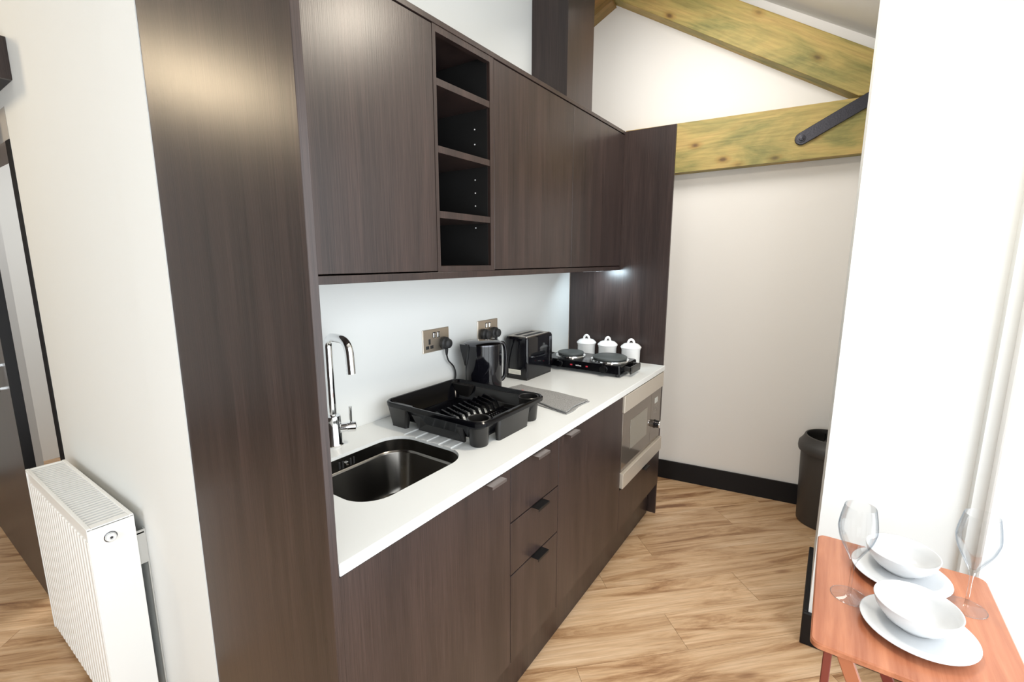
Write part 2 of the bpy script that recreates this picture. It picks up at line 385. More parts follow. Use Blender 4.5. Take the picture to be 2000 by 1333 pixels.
timber('timber_rafter', 'sloping green-stained timber rafter rising along the ceiling', .42, -.882, tb_z(.42), tb_z(.42)+.232, tb_z(-.882), tb_z(-1.24)+.232, .001, .098, PINE, -1.24)
ln_ = lambda q: 3.039-.58*(q-.417)
timber('timber_strut', 'short brown timber strut just right of the boxed post at the top', .4215, 1.2, ln_(.4215), ln_(.4215)+.20, ln_(1.2), ln_(1.2)+.25, .001, .095, PINEB)
# forged strap bolted to the beam
st = thing('iron_strap', 'black forged iron strap bolted across the timber beam', 'strap', farp(-1.105, 2.12, .10))
a, b2 = farp(-1.108, 2.124, .109), farp(-1.56, 2.385, .109)
d = (b2-a).normalized(); side = Vector((NN.x, NN.y, 0)).cross(d).normalized()*.032; nrm = Vector((-NN.x, -NN.y, 0))
pts = []
for k in range(9):
    t = R(90+180*k/8); pts.append(a+d*(.032*math.cos(t))+side*math.sin(t))
pts += [b2-side, b2+side]
bm = BM(); add_poly(bm, [p-nrm*.0075 for p in pts], nrm*.012); bmesh.ops.bevel(bm, geom=bm.edges[:], offset=.002, segments=1, affect='EDGES'); obj('strap_bar', bm, IRON, st)
bm = BM(); M = Matrix.Translation(a+nrm*.0045) @ nrm.to_track_quat('Z', 'Y').to_matrix().to_4x4()
add_lathe(bm, [(.020, 0), (.020, .003), (.013, .004)], 20, M=M); add_lathe(bm, [(.013, .004), (.013, .012), (0, .014)], 6, M=M); obj('bolt', bm, IRON, st, False)
bm = BM(); M = Matrix.Translation(farp(-1.40, 2.2925, .1045)) @ nrm.to_track_quat('Z', 'Y').to_matrix().to_4x4()
add_lathe(bm, [(.008, 0), (.007, .003), (0, .005)], 12, M=M); obj('rivet', bm, IRON, st, True)

# boxed post
pz = zc(-.1)
bp = thing('boxed_post', 'tall dark wood boxed post rising behind the wall cabinets', 'post', (1.79, -.1, 2.18))
obj('side_panel', box(1.652, 1.67, -.182, -.001, 2.178, zc(-.182)-.01), LAM, bp)
obj('front_panel', box(1.652, 1.932, -.2, -.182, 2.178, zc(-.2)-.01), LAM, bp)
obj('return_panel', box(1.914, 1.932, -.182, -.001, 2.178, zc(-.182)-.01), LAM, bp)

# ------------------------------------------------------------------ kitchen: panels and cabinets
X1, X2, X3, XL = .5952, .8954, 1.501, 2.1107
t = obj('end_panel', box(-.018, -.0005, -.6047, -.029, 0, 2.1755, .0008), LAM); tag(t, 'tall wide dark wood end panel at the left end of the kitchen', 'panel')
t = obj('end_panel', box(XL+.0005, XL+.0145, -.5945, -.001, 0, 2.1737, .0008), LAM); tag(t, 'tall dark wood end panel beside the hotplate, lit from under the cabinets', 'panel')
ZB, ZT, WT = .1945, .8725, .0005
g = .0012
def pull(parent, x0, x1, z, m):                     # folded tab pull hooked over the front's top edge
    bm = BM(); add_box(bm, x0, x1, -.628, -.600, z, z+.0016, .0004); add_box(bm, x0, x1, -.6295, -.628, z-.007, z+.0016, .0004)
    o = obj('handle', bm, m, parent); o['label'] = 'brown metal tab handle' if m is HANDM else 'black metal tab handle'
def front(parent, name, x0, x1, z0, z1):
    return obj(name, box(x0+g, x1-g, -.6, -.582, z0+g, z1-g, .0008), LAM, parent)
def carcass(parent, x0, x1, z0, z1, yb=-.02, yf=-.5815, top=True):
    bm = BM(); w_ = .016; e = .0006
    add_box(bm, x0+e, x0+w_, yf, yb, z0, z1); add_box(bm, x1-w_, x1-e, yf, yb, z0, z1)
    add_box(bm, x0+w_, x1-w_, yf, yb, z0, z0+w_); add_box(bm, x0+w_, x1-w_, yb-.006, yb, z0+w_, z1)
    if top: add_box(bm, x0+w_, x1-w_, yf, yf+.08, z1-w_, z1)
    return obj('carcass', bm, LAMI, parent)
c1 = thing('base_cabinet', 'dark wood base cabinet under the sink with one wide door', 'cabinet', (X1/2, -.3, ZB))
carcass(c1, .0, X1, ZB, ZT, top=False); d = front(c1, 'door', .0, X1, ZB, ZT-.004); pull(d, .468, .535, ZT-.004, HANDM)
c2 = thing('drawer_cabinet', 'narrow dark wood base unit with three drawers', 'cabinet', ((X1+X2)/2, -.3, ZB))
carcass(c2, X1, X2, ZB, ZT)
for z0, z1, m in ((.6895, ZT-.004, HANDM), (.5101, .6895, HANDB), (ZB, .5101, HANDB)):
    d = front(c2, 'drawer', X1, X2, z0, z1-.002); pull(d, .715, .785, z1-.002, m)
c3 = thing('base_cabinet', 'dark wood base cabinet between the drawers and the microwave', 'cabinet', ((X2+X3)/2, -.3, ZB))
carcass(c3, X2, X3, ZB, ZT); d = front(c3, 'door', X2, X3, ZB, ZT-.004); pull(d, .935, 1.005, ZT-.004, HANDM)
c4 = thing('microwave_cabinet', 'dark wood base unit housing the microwave, drawer below it', 'cabinet', ((X3+XL)/2, -.3, ZB))
bm = BM()
add_box(bm, X3+.0006, X3+.009, -.5815, -.02, ZB, ZT); add_box(bm, XL-.009, XL-.0006, -.5815, -.02, ZB, ZT); add_box(bm, X3+.009, XL-.009, -.5815, -.02, ZB, ZB+.016)
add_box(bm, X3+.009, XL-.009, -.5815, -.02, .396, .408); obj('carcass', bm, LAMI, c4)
d = front(c4, 'drawer', X3, XL, ZB, .408); pull(d, 1.79, 1.86, .4075, HANDB)
t = obj('plinth', box(.0005, 2.095, -.5494, -.53, 0, ZB-.001), LAM); tag(t, 'dark wood plinth running along the floor under the base cabinets', 'plinth')

# worktop with sink cut-out and drainer grooves
wt = obj('worktop', box(.0005, XL, -.6064, -.0005, .873, .9, .002, 2), TOPM); tag(wt, 'white worktop running the length of the kitchen', 'worktop')
SX0, SX1, SY0, SY1, SR = .165, .556, -.478, -.158, .085
bm = BM(); add_loft(bm, [rrect(SX0, SX1, SY0, SY1, SR, .85, 10), rrect(SX0, SX1, SY0, SY1, SR, .92, 10)]); cut = [obj('cut', bm, TOPM)]
for k in range(5):
    bm = BM(); yy = -.20-.052*k
    add_loft(bm, [rrect(SX1-.004, 1.0, yy-.011, yy+.011, .0105, .8962, 4), rrect(SX1-.008, 1.003, yy-.014, yy+.014, .0135, .905, 4)]); cut.append(obj('cut', bm, TOPM))
apply_bool(wt, cut)
sk_ = thing('sink', 'undermounted stainless steel sink bowl in the white worktop', 'sink', (.36, -.32, .70))
e = .004
bm = BM(); q = lambda d, z, r: rrect(SX0+d, SX1-d, SY0+d, SY1-d, r, z, 10)
loops = [q(.0004, .862, SR), q(.0004, .890, SR), q(.0018, .890, SR-.001), q(.0030, .852, SR-.002), q(.0075, .8475, SR-.006), q(.0085, .845, SR-.006), q(.016, .73, SR-.015), q(.026, .712, SR-.02),
    q(.05, .705, SR-.04), rrect(.36-.046, .36+.046, -.32-.046, -.32+.046, .0459, .702, 10)]
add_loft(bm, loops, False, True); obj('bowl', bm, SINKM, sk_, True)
bm = BM(); add_lathe(bm, [(.044, .702), (.044, .706), (.034, .706), (.030, .7035), (0, .7035)], 28, (.36, -.32, 0)); add_lathe(bm, [(.012, .7035), (.012, .708), (0, .709)], 16, (.36, -.32, 0)); obj('drain', bm, CHROME, sk_, True)
for k in (-.026, -.014, .014, .026): obj('overflow_slot', box(.345+k-.003, .345+k+.003, SY1-.0045, SY1-.0015, .857, .879, .0008), RUB, sk_)
bm = BM(); add_lathe(bm, [(.006, 0), (.006, .004), (0, .006)], 14, M=Matrix.Translation((.345, SY1-.0028, .868)) @ Matrix.Rotation(R(90), 4, 'X')); obj('overflow_screw', bm, CHROME, sk_, True)

# tap
tp = thing('mixer_tap', 'tall chrome swan neck mixer tap behind the sink', 'tap', (.362, -.078, .9))
bx, by = .362, -.078
bm = BM(); add_lathe(bm, [(.0, .9), (.029, .9), (.030, .905), (.0265, .910), (.0255, .985), (.0245, 1.0), (.017, 1.004), (0, 1.004)], 28, (bx, by, 0)); obj('body', bm, CHROME, tp, True)
pts = [(bx, by, 1.003), (bx, by, 1.10), (bx, by, 1.222)]
for k in range(1, 8): t_ = R(90*k/7); pts.append((bx, by-.03*(1-math.cos(t_)), 1.222+.03*math.sin(t_)))
pts += [(bx, by-.045, 1.252), (bx, by-.064, 1.251)]
for k in range(1, 9): t_ = R(86*k/8); pts.append((bx, by-.064-.04*math.sin(t_), 1.251-.04*(1-math.cos(t_))))
pts += [(bx, by-.1065, 1.175), (bx, by-.1075, 1.150)]
bm = BM(); add_tube(bm, pts, .0132, 18); obj('spout', bm, CHROME, tp, True)
bm = BM(); dv = Vector((.80, -.6, 0)); p0 = Vector((bx, by, .957))
add_tube(bm, [p0+dv*.018, p0+dv*.042, p0+dv*.043, p0+dv*.068, p0+dv*.070], [.0145, .0145, .0165, .0165, .013], 20); lv = obj('lever_housing', bm, CHROME, tp, True)
bm = BM(); p1 = p0+dv*.054; add_tube(bm, [p1+Vector((0, 0, .014)), p1+Vector((0, 0, .068))], [.0042, .0048], 12); obj('lever', bm, CHROME, tp, True)

# ------------------------------------------------------------------ wall cabinets
DU = -.3163; ZU = 1.4466; ZTD = 2.1594
U1, U2, U3, U4, UM = .6074, .6216, .8839, .9064, 1.507
def wall_cab(x0, x1, label, doors):
    c = thing('wall_cabinet', label, 'cabinet', ((x0+x1)/2, -.16, ZU))
    carcass(c, x0, x1, ZU+.002, ZTD-.001, yb=-.002, yf=DU+.0195)
    for a, b_ in doors: obj('door', box(a+g, b_-g, DU, DU+.018, ZU+.003, ZTD-.003, .0008), LAM, c)
    return c
wall_cab(.0, U1, 'left dark wood wall cabinet above the sink', [(.0, U1)])
wall_cab(U4, UM, 'dark wood wall cabinet just right of the open shelves', [(U4, UM)])
wall_cab(UM, XL, 'dark wood wall cabinet against the right end panel, above the toaster', [(UM, XL)])
t = obj('top_board', box(.0005, XL, DU-.003, -.001, ZTD, 2.1755, .0008), LAM); tag(t, 'long dark wood board capping the wall cabinets', 'board')
t = obj('light_rail', box(.0005, XL-.001, DU-.001, -.001, 1.4245, ZU-.001, .0008), LAM); tag(t, 'long dark wood board under the wall cabinets', 'board')
sh = thing('open_shelf_unit', 'tall narrow open shelf unit between the wall cabinets, inside darkened for shade', 'shelf', ((U1+U4)/2, -.16, ZU))
e = .0006
obj('side_panel', box(U1+e, U2, DU, -.002, ZU, ZTD-.0005), LAM, sh); obj('side_panel', box(U3, U4-e, DU, -.002, ZU, ZTD-.0005), LAM, sh)
bm = BM(); add_box(bm, U2, U3, DU, DU+.02, 2.14, ZTD-.0005); obj('top_rail', bm, LAM, sh)
bm = BM(); add_box(bm, U2, U3, DU, -.008, ZU, 1.4645); obj('bottom_shelf', bm, LAM, sh)
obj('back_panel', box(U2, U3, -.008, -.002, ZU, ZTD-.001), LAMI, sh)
for a in (U2, U3-.0012): obj('shade_lining', box(a, a+.0012, DU+.012, -.0085, ZU+.001, ZTD-.001), LAMI, sh)  # thin dark sheets that paint the shade inside the open shelves
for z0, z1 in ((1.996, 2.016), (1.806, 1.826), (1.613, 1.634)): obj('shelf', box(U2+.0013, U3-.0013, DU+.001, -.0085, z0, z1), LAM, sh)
# shelf-pin studs on the inner sides, three per bay and side
bm0 = BM(); add_lathe(bm0, [(0, 0), (.0024, 0), (.0024, .002), (0, .0026)], 8, axis='x'); pin = obj('shelf_pin', bm0, WHITE, sh, local=True)
first = True
for zz in (1.935, 1.885, 1.835+.008, 1.765, 1.72, 1.675, 1.598):
    for xx, yy, sx in ((U3-.0013, -.07, -1), (U3-.0013, -.25, -1), (U2+.0013, -.07, 1), (U2+.0013, -.25, 1)):
        if sx > 0 and yy > -.1: continue
        o = pin if first else pin.copy()
        if not first: COL.objects.link(o)
        o.location = Vector((xx, yy, zz))-wloc(sh); o.rotation_euler = (0, 0, 0 if sx > 0 else math.pi); first = False
lf = thing('strip_light', 'slim under-cabinet strip light glowing near the right end panel', 'light', (1.85, -.22, 1.4245))
obj('housing', box(1.60, 2.09, -.245, -.205, 1.4205, 1.4243, .001), STEEL, lf); obj('diffuser', box(1.82, 2.07, -.236, -.214, 1.4190, 1.4205), LEDM, lf)

# ------------------------------------------------------------------ microwave
MWS = mat('warm_satin_steel', (.60, .54, .46), .38, .45)
mw = thing('microwave', 'built-in microwave with steel trim below the hotplate', 'microwave', ((X3+XL)/2, -.3, .409))
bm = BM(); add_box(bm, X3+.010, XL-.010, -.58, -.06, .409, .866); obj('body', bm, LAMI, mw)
obj('trim_strip', box(1.512, 2.098, -.606, -.5805, .786, .868, .0015), MWS, mw)
obj('trim_strip', box(1.512, 2.098, -.612, -.5805, .414, .490, .0015), MWS, mw)
gd = obj('door', box(1.516, 1.925, -.597, -.5805, .491, .785, .001), BEHIND, mw)
obj('window', box(1.62, 1.865, -.5985, -.597, .572, .722, .0005), OVENW, gd)
cp = obj('control_panel', box(1.9265, 2.094, -.597, -.5805, .491, .785, .001), BEHIND, mw)
obj('display', box(1.985, 2.035, -.5980, -.597, .710, .740), DISP, cp)
bm = BM(); M = Matrix.Translation((2.005, -.597, .590)) @ Matrix.Rotation(R(90), 4, 'X')
add_lathe(bm, [(.024, 0), (.024, .004), (.021, .006), (.020, .030), (0, .031)], 24, M=M); kb = obj('knob', bm, BLKGLOSS, cp, True)
bm = BM(); add_lathe(bm, [(.0205, .026), (.0212, .0285), (.0205, .031), (.012, .0318), (0, .0318)], 24, M=M); obj('knob_cap', bm, CHROME, cp, True)
bm = BM()
for r_i in range(4):
    for c_i in range(3): add_box(bm, 1.975+.022*c_i, 1.989+.022*c_i, -.5975, -.597, .655+.011*r_i, .661+.011*r_i)
kp = obj('key_print', bm, mat('dim_print', (.22, .20, .17), .4), cp); kp['kind'] = 'stuff'

# ------------------------------------------------------------------ sockets, plugs, flex
def socket(xc, label, plugs, free):
    s = thing('wall_socket', label, 'socket', (xc, 0, 1.11))
    zc_ = 1.1565
    obj('face_plate', box(xc-.077, xc+.077, -.006, -.0003, zc_-.047, zc_+.047, .0012), SOCK, s)
    for k in (-.012, .012):
        bm = BM(); add_box(bm, xc+k-.0085, xc+k+.0085, -.0066, -.006, zc_+.010, zc_+.034)
        sw = obj('switch_surround', bm, RUB, s); obj('switch', box(xc+k-.0065, xc+k+.0065, -.0095, -.0066, zc_+.012, zc_+.032, .001), CHROME, sw)
    if free:
        for fx, fz, w_, h_ in ((xc-.040, zc_-.003, .0055, .011), (xc-.0525, zc_-.026, .009, .0065), (xc-.0275, zc_-.026, .009, .0065)):
            obj('pin_slot', box(fx-w_, fx+w_, -.0064, -.0058, fz-h_, fz+h_, .0002), RUB, s)
    return s
socket(.917, 'left bronze double wall socket with one empty outlet', 1, True)
socket(1.270, 'right bronze double wall socket behind the kettle', 2, False)
def plug(x, label, flex):
    pgt = thing('power_plug', label, 'plug', (x, -.006, 1.135))
    bm = BM(); M = Matrix.Translation((x, -.0062, 1.138)) @ Matrix.Rotation(R(90), 4, 'X')
    add_lathe(bm, [(0, 0), (.026, 0), (.027, .004), (.026, .016), (.020, .021), (.019, .033), (.012, .038), (0, .039)], 28, M=M)
    obj('plug_body', bm, RUB, pgt, True)
    bm = BM(); add_tube(bm, flex[:3], [.0075, .0062, .0045], 10); add_tube(bm, flex[2:], .0034, 8); obj('flex', bm, RUB, pgt, True)
def curve(pts, n=8):                                # Catmull-Rom
    P = [Vector(p) for p in pts]; P = [P[0]]+P+[P[-1]]; out = []
    for i in range(1, len(P)-2):
        for k in range(n):
            t = k/n; a, b_, c_, d_ = P[i-1:i+3]
            out.append(.5*((2*b_)+(-a+c_)*t+(2*a-5*b_+4*c_-d_)*t*t+(-a+3*b_-3*c_+d_)*t**3))
    out.append(P[-2]); return out
plug(.960, 'black plug in the left socket, its flex dropping behind the dish rack', [Vector((.960, -.022, 1.115)), Vector((.960, -.022, 1.100)), Vector((.961, -.021, 1.088))]+curve([(.961, -.021, 1.088), (.975, -.018, 1.06), (1.012, -.014, 1.025), (1.025, -.012, .985), (1.012, -.012, .94), (1.01, -.03, .9035), (1.05, -.034, .9035)]))
plug(1.235, 'left black plug in the right socket', [Vector((1.235, -.022, 1.115)), Vector((1.235, -.022, 1.100)), Vector((1.235, -.02, 1.088))]+curve([(1.235, -.02, 1.088), (1.235, -.014, 1.05), (1.24, -.012, .95), (1.24, -.016, .9035), (1.18, -.018, .9035)]))
plug(1.312, 'right black plug in the right socket, nearer the toaster', [Vector((1.312, -.022, 1.115)), Vector((1.312, -.022, 1.100)), Vector((1.313, -.02, 1.088))]+curve([(1.313, -.02, 1.088), (1.325, -.016, 1.05), (1.345, -.014, .98), (1.35, -.014, .92), (1.362, -.016, .9045)]))

# ------------------------------------------------------------------ kettle
kx, ky = 1.088, -.118
kt = thing('kettle', 'black and chrome jug kettle between the dish rack and toaster', 'kettle', (kx, ky, .9))
bm = BM(); add_lathe(bm, [(0, .9), (.083, .9), (.083, .912), (.076, .916), (0, .916)], 36, (kx, ky, 0)); obj('power_base', bm, PLASTIC, kt, True)
bm = BM(); prof = [(0, .917), (.078, .917), (.080, .925), (.080, .98), (.080, 1.04), (.080, 1.10), (.079, 1.128), (.072, 1.131), (0, 1.131)]
add_lathe(bm, prof, 40, (kx, ky, 0)); obj('jug', bm, BLKGLOSS, kt, True)
bm = BM(); add_lathe(bm, [(.0806, .9165), (.0812, .924), (.0812, .932), (.0795, .932)], 40, (kx, ky, 0)); obj('base_band', bm, CHROME, kt, True)
bm = BM(); add_lathe(bm, [(.081, 1.126), (.081, 1.132), (.073, 1.138), (.03, 1.143), (0, 1.144)], 36, (kx, ky, 0)); obj('lid', bm, CHROMED, kt, True)
sd = Vector((-.80, .60, 0)); sd.normalize(); pp = Vector((-sd.y, sd.x, 0)); c0 = Vector((kx, ky, 0))
bm = BM(); add_loft(bm, [[tuple(c0+sd*.070+pp*.034+Vector((0, 0, 1.130))), tuple(c0+sd*.104+Vector((0, 0, 1.130))), tuple(c0+sd*.070-pp*.034+Vector((0, 0, 1.130)))],
    [tuple(c0+sd*.070+pp*.032+Vector((0, 0, 1.11))), tuple(c0+sd*.100+Vector((0, 0, 1.105))), tuple(c0+sd*.070-pp*.032+Vector((0, 0, 1.11)))],
    [tuple(c0+sd*.072+pp*.012+Vector((0, 0, 1.04))), tuple(c0+sd*.083+Vector((0, 0, 1.035))), tuple(c0+sd*.072-pp*.012+Vector((0, 0, 1.04)))]]); obj('spout', bm, BLKGLOSS, kt, True)
hd = Vector((.86, -.50, 0)).normalized()
bm = BM(); add_tube(bm, curve([c0+hd*.074+Vector((0, 0, 1.125)), c0+hd*.096+Vector((0, 0, 1.120)), c0+hd*.106+Vector((0, 0, 1.08)), c0+hd*.105+Vector((0, 0, 1.02)), c0+hd*.098+Vector((0, 0, .97)), c0+hd*.078+Vector((0, 0, .955))], 6), .0085, 12); obj('handle', bm, BLKGLOSS, kt, True)
bm = BM(); hp = Vector((-hd.y, hd.x, 0))
add_loft(bm, [[tuple(c0+hd*(.0785)*math.cos(t_)+hp*(.0785)*math.sin(t_)+Vector((0, 0, .935+.03*k))) for t_ in (-.22, -.07, .07, .22)]+[tuple(c0+hd*(.0815)*math.cos(t_)+hp*(.0815)*math.sin(t_)+Vector((0, 0, .935+.03*k))) for t_ in (.22, .07, -.07, -.22)] for k in range(6)])
obj('water_gauge', bm, CHROME, kt, True)

# ------------------------------------------------------------------ toaster
TX0, TX1, TY0, TY1, TZ0, TZ1 = 1.385, 1.632, -.155, -.022, .908, 1.115
to = thing('toaster', 'glossy black two-slice toaster beside the kettle', 'toaster', ((TX0+TX1)/2, (TY0+TY1)/2, .9))
bm = BM(); add_box(bm, TX0+.006, TX1-.006, TY0+.006, TY1-.006, .9005, .912); obj('base', bm, PLASTICM, to)
bm = BM(); add_loft(bm, [rrect(TX0+.002, TX1-.002, TY0+.002, TY1-.002, .014, .911, 5), rrect(TX0, TX1, TY0, TY1, .014, .93, 5), rrect(TX0, TX1, TY0, TY1, .014, 1.10, 5), rrect(TX0+.004, TX1-.004, TY0+.004, TY1-.004, .012, 1.111, 5)])
shell = obj('shell', bm, BLKGLOSS, to, True)
bm = BM(); add_loft(bm, [rrect(TX0+.010, TX1-.010, TY0+.010, TY1-.010, .010, 1.1112, 4), rrect(TX0+.010, TX1-.010, TY0+.010, TY1-.010, .010, 1.1145, 4)]); tpp = obj('top_plate', bm, STEEL, to, True)
bm = BM(); yc = (TY0+TY1)/2
for k in (-.026, .026): add_box(bm, TX0+.035, TX1-.045, yc+k-.012, yc+k+.012, 1.1147, 1.1153)
obj('bread_slot', bm, RUB, tpp)
obj('lever_slot', box(TX1-.0005, TX1+.001, yc-.006, yc+.006, .96, 1.085), RUB, to)
obj('lever', box(TX1+.001, TX1+.022, yc-.018, yc+.018, 1.055, 1.068, .004, 2), PLASTIC, to)
obj('control_strip', box(TX1-.036, TX1-.010, TY0-.0015, TY0, .945, 1.095, .0005), CHROMED, to)
bm = BM(); add_lathe(bm, [(.010, 0), (.010, .012), (0, .013)], 20, M=Matrix.Translation((TX1-.023, TY0-.0015, .965)) @ Matrix.Rotation(R(90), 4, 'X')); obj('browning_knob', bm, PLASTIC, to, True)
lb = obj('sticker', box(TX0-.0007, TX0, -.118, -.045, .926, .950), PAPER, to)
bm = BM()
for k in range(3):
    add_box(bm, TX0-.001, TX0-.0007, -.112, -.055, .930+.006*k, .932+.006*k)
obj('sticker_print', bm, mat('grey_print', (.45, .44, .40), .6), lb)

# ------------------------------------------------------------------ canisters
def canister():
    c = thing('canister', 'white lidded canister at the back, nearest the white wall', 'canister', (2.035, -.158, .9), 'white lidded canisters in a row against the end panel')
    bm = BM(); add_lathe(bm, [(0, 0), (.048, 0), (.0505, .004), (.0515, .085), (.0535, .088), (.0535, .094), (0, .094)], 36); obj('jar', bm, WCER, c, True, local=True)
    bm = BM(); add_lathe(bm, [(0, .0945), (.0555, .0945), (.0575, .098), (.0555, .104), (.050, .109), (.040, .117), (.026, .121), (0, .122)], 36); ld = obj('lid', bm, WCER, c, True, local=True)
    bm = BM(); add_tube(bm, [(0, .017*math.cos(R(k)), .118+.024*math.sin(R(k))) for k in range(0, 181, 15)], .0068, 10); obj('loop_handle', bm, WCER, ld, True, local=True)
    return c
cn = canister()
dup(cn, (2.035, -.292, .9), 'white lidded canister in the middle of the row of three', R(62))
dup(cn, (2.035, -.432, .9), 'white lidded canister at the front of the row, behind the large hotplate', R(30))

# ------------------------------------------------------------------ double hotplate
hb = thing('hotplate', 'black electric double hotplate on the worktop near the end panel', 'hotplate', (1.81, -.29, .9))
HX0, HX1, HY0, HY1 = 1.695, 1.93, -.505, -.055
bm = BM(); zt_, zb_ = .958, .918
add_loft(bm, [rrect(HX0-.004, HX1, HY0-.004, HY1+.004, .012, zb_, 4), rrect(HX0, HX1, HY0, HY1, .012, zt_-.004, 4), rrect(HX0+.004, HX1-.004, HY0+.004, HY1-.004, .010, zt_, 4)]); obj('housing', bm, PLASTIC, hb, True)
for fx in (HX0+.02, HX1-.02):
    for fy in (HY0+.02, HY1-.02):
        bm = BM(); add_lathe(bm, [(0, .9), (.009, .9), (.011, .918), (0, .918)], 14, (fx, fy, 0)); obj('foot', bm, RUB, hb, True)
for cx, cy, r in ((1.826, -.395, .090), (1.822, -.165, .072)):
    bm = BM(); add_lathe(bm, [(r+.012, zt_+.0003), (r+.010, zt_+.006), (r-.004, zt_+.009), (r-.004, zt_+.0003)], 40, (cx, cy, 0)); obj('drip_ring', bm, CHROME, hb, True)
    bm = BM(); add_lathe(bm, [(0, zt_+.004), (r-.006, zt_+.004), (r-.006, zt_+.010), (r, zt_+.012), (r, zt_+.019), (r-.004, zt_+.022), (0, zt_+.021)], 48, (cx, cy, 0)); obj('cooking_plate', bm, HOBP, hb, True)
for ky_ in (-.420, -.165):
    bm = BM(); M = Matrix.Translation((HX0-.004, ky_, .938)) @ Matrix.Rotation(R(-90), 4, 'Y')
    add_lathe(bm, [(.021, 0), (.021, .004), (.018, .006), (.017, .020), (0, .021)], 24, M=M); k_ = obj('knob', bm, PLASTIC, hb, True)
for ly in (-.235, -.325): obj('indicator_lamp', box(HX0-.0050, HX0-.003, ly-.006, ly+.006, .934, .941, .0005), SKIN, hb)
bm = BM(); yy = -.262
for i_, (w_, h_) in enumerate(((.0045, .006), (.003, .0045), (.002, .008), (.0035, .005), (.0035, .0045), (.003, .005))):
    add_box(bm, HX0-.0046, HX0-.003, yy-w_, yy, .934, .934+h_); yy -= w_+.0022
obj('maker_mark', bm, WHITE, hb)
for sgn, ye in ((-1, HY0), (1, HY1)):
    bm = BM(); ya, yb_ = ye, ye+sgn*.040
    add_box(bm, 1.745, 1.757, ya, yb_, .926, .950, .002); add_box(bm, 1.868, 1.880, ya, yb_, .926, .950, .002); add_box(bm, 1.745, 1.880, yb_-sgn*.010, yb_, .914, .952, .003); obj('side_handle', bm, PLASTICM, hb)

# ------------------------------------------------------------------ dish rack
RX0, RX1, RY0, RY1, RZ = .580, .975, -.502, -.056, .990
dr = thing('dish_rack', 'large black plastic dish drainer beside the sink', 'dish rack', ((RX0+RX1)/2, (RY0+RY1)/2, .9))
bm = BM()                                           # rim band and sloping walls, open at the floor
o_ = lambda d, z, r: rrect(RX0+d, RX1-d, RY0+d, RY1-d, r, z, 6)
add_loft(bm, [o_(.004, RZ-.016, .036), o_(0, RZ-.016, .04), o_(-.001, RZ-.004, .04), o_(.003, RZ, .038), o_(.009, RZ-.001, .032), o_(.012, RZ-.008, .03), o_(.040, .925, .022), o_(.044, .922, .02),
              o_(.044, .919, .02), o_(.038, .920, .024), o_(.008, RZ-.014, .034), o_(.004, RZ-.016, .036)], False, False)
obj('tray_wall', bm, PLASTIC, dr, True)
# floor: a grid of bars with holes, three fields (front grid, open slot band, rear grid)
fx0, fx1, fy0, fy1 = RX0+.042, RX1-.042, RY0+.042, RY1-.042
SLA, SLB = -.335, -.225
bm = BM()
def grid(bm, x0, x1, y0, y1, st):
    nx, ny = int((x1-x0)/st), int((y1-y0)/st); sx, sy = (x1-x0)/nx, (y1-y0)/ny; b_ = .0034
    for i in range(nx+1): add_box(bm, x0+i*sx-b_/2, x0+i*sx+b_/2, y0, y1, .919, .922)
    for j in range(ny+1): add_box(bm, x0, x1, y0+j*sy-b_/2, y0+j*sy+b_/2, .9192, .9218)
grid(bm, fx0, fx1, fy0, SLA, .0125); fg = obj('floor_grid', bm, PLASTIC, dr); fg['kind'] = 'stuff'
bm = BM(); add_box(bm, fx0, fx1, SLB, fy1, .919, .922)
obj('rear_floor', bm, PLASTIC, dr)
obj('slot_rail', box(fx0-.002, fx1+.002, SLA-.001, SLA+.008, .918, .926, .001), PLASTIC, dr)
obj('slot_rail', box(fx0-.002, fx1+.002, SLB-.006, SLB+.001, .918, .926, .001), PLASTIC, dr)
NP = 10
for i in range(NP):
    px = fx0+.022+(fx1-fx0-.044)*i/(NP-1)
    bm = BM(); add_poly(bm, [(px-.0038, SLA+.003, .922), (px-.0038, SLA+.018, .952), (px-.0038, SLB-.030, .968), (px-.0038, SLB-.002, .924), (px-.0038, SLB-.018, .924), (px-.0038, SLB-.038, .954), (px-.0038, SLA+.026, .944), (px-.0038, SLA+.013, .922)], (.0076, 0, 0))
    p = obj('plate_prong', bm, PLASTIC, dr)
# corner cups and feet
for cx, cy, r, nm in ((RX0+.050, RY0+.048, .036, 'cutlery_cup'), (RX1-.050, RY0+.048, .036, 'cutlery_cup')):
    bm = BM(); add_lathe(bm, [(0, .9), (r*.78, .9), (r*.84, .904), (r, RZ-.010), (r+.003, RZ-.002), (r+.001, RZ), (r-.003, RZ-.002), (r*.80, .912), (0, .91)], 28, (cx, cy, 0)); obj(nm, bm, PLASTICM, dr, True)
def foot(x0, x1, y0, y1, tx, ty):
    bm = BM(); add_loft(bm, [rrect(x0+tx, x1-tx, y0+ty, y1-ty, .008, .9, 3), rrect(x0+tx, x1-tx, y0+ty, y1-ty, .010, .903, 3), rrect(x0, x1, y0, y1, .010, RZ-.012, 3)]); return bm
obj('corner_foot', foot(RX0+.006, RX0+.042, RY1-.115, RY1-.014, .008, .014), PLASTICM, dr, True)
obj('corner_foot', foot(RX1-.042, RX1-.006, RY1-.115, RY1-.014, .008, .014), PLASTICM, dr, True)
obj('side_foot', foot(RX0+.102, RX1-.102, RY0+.005, RY0+.036, .008, .006), PLASTICM, dr, True)
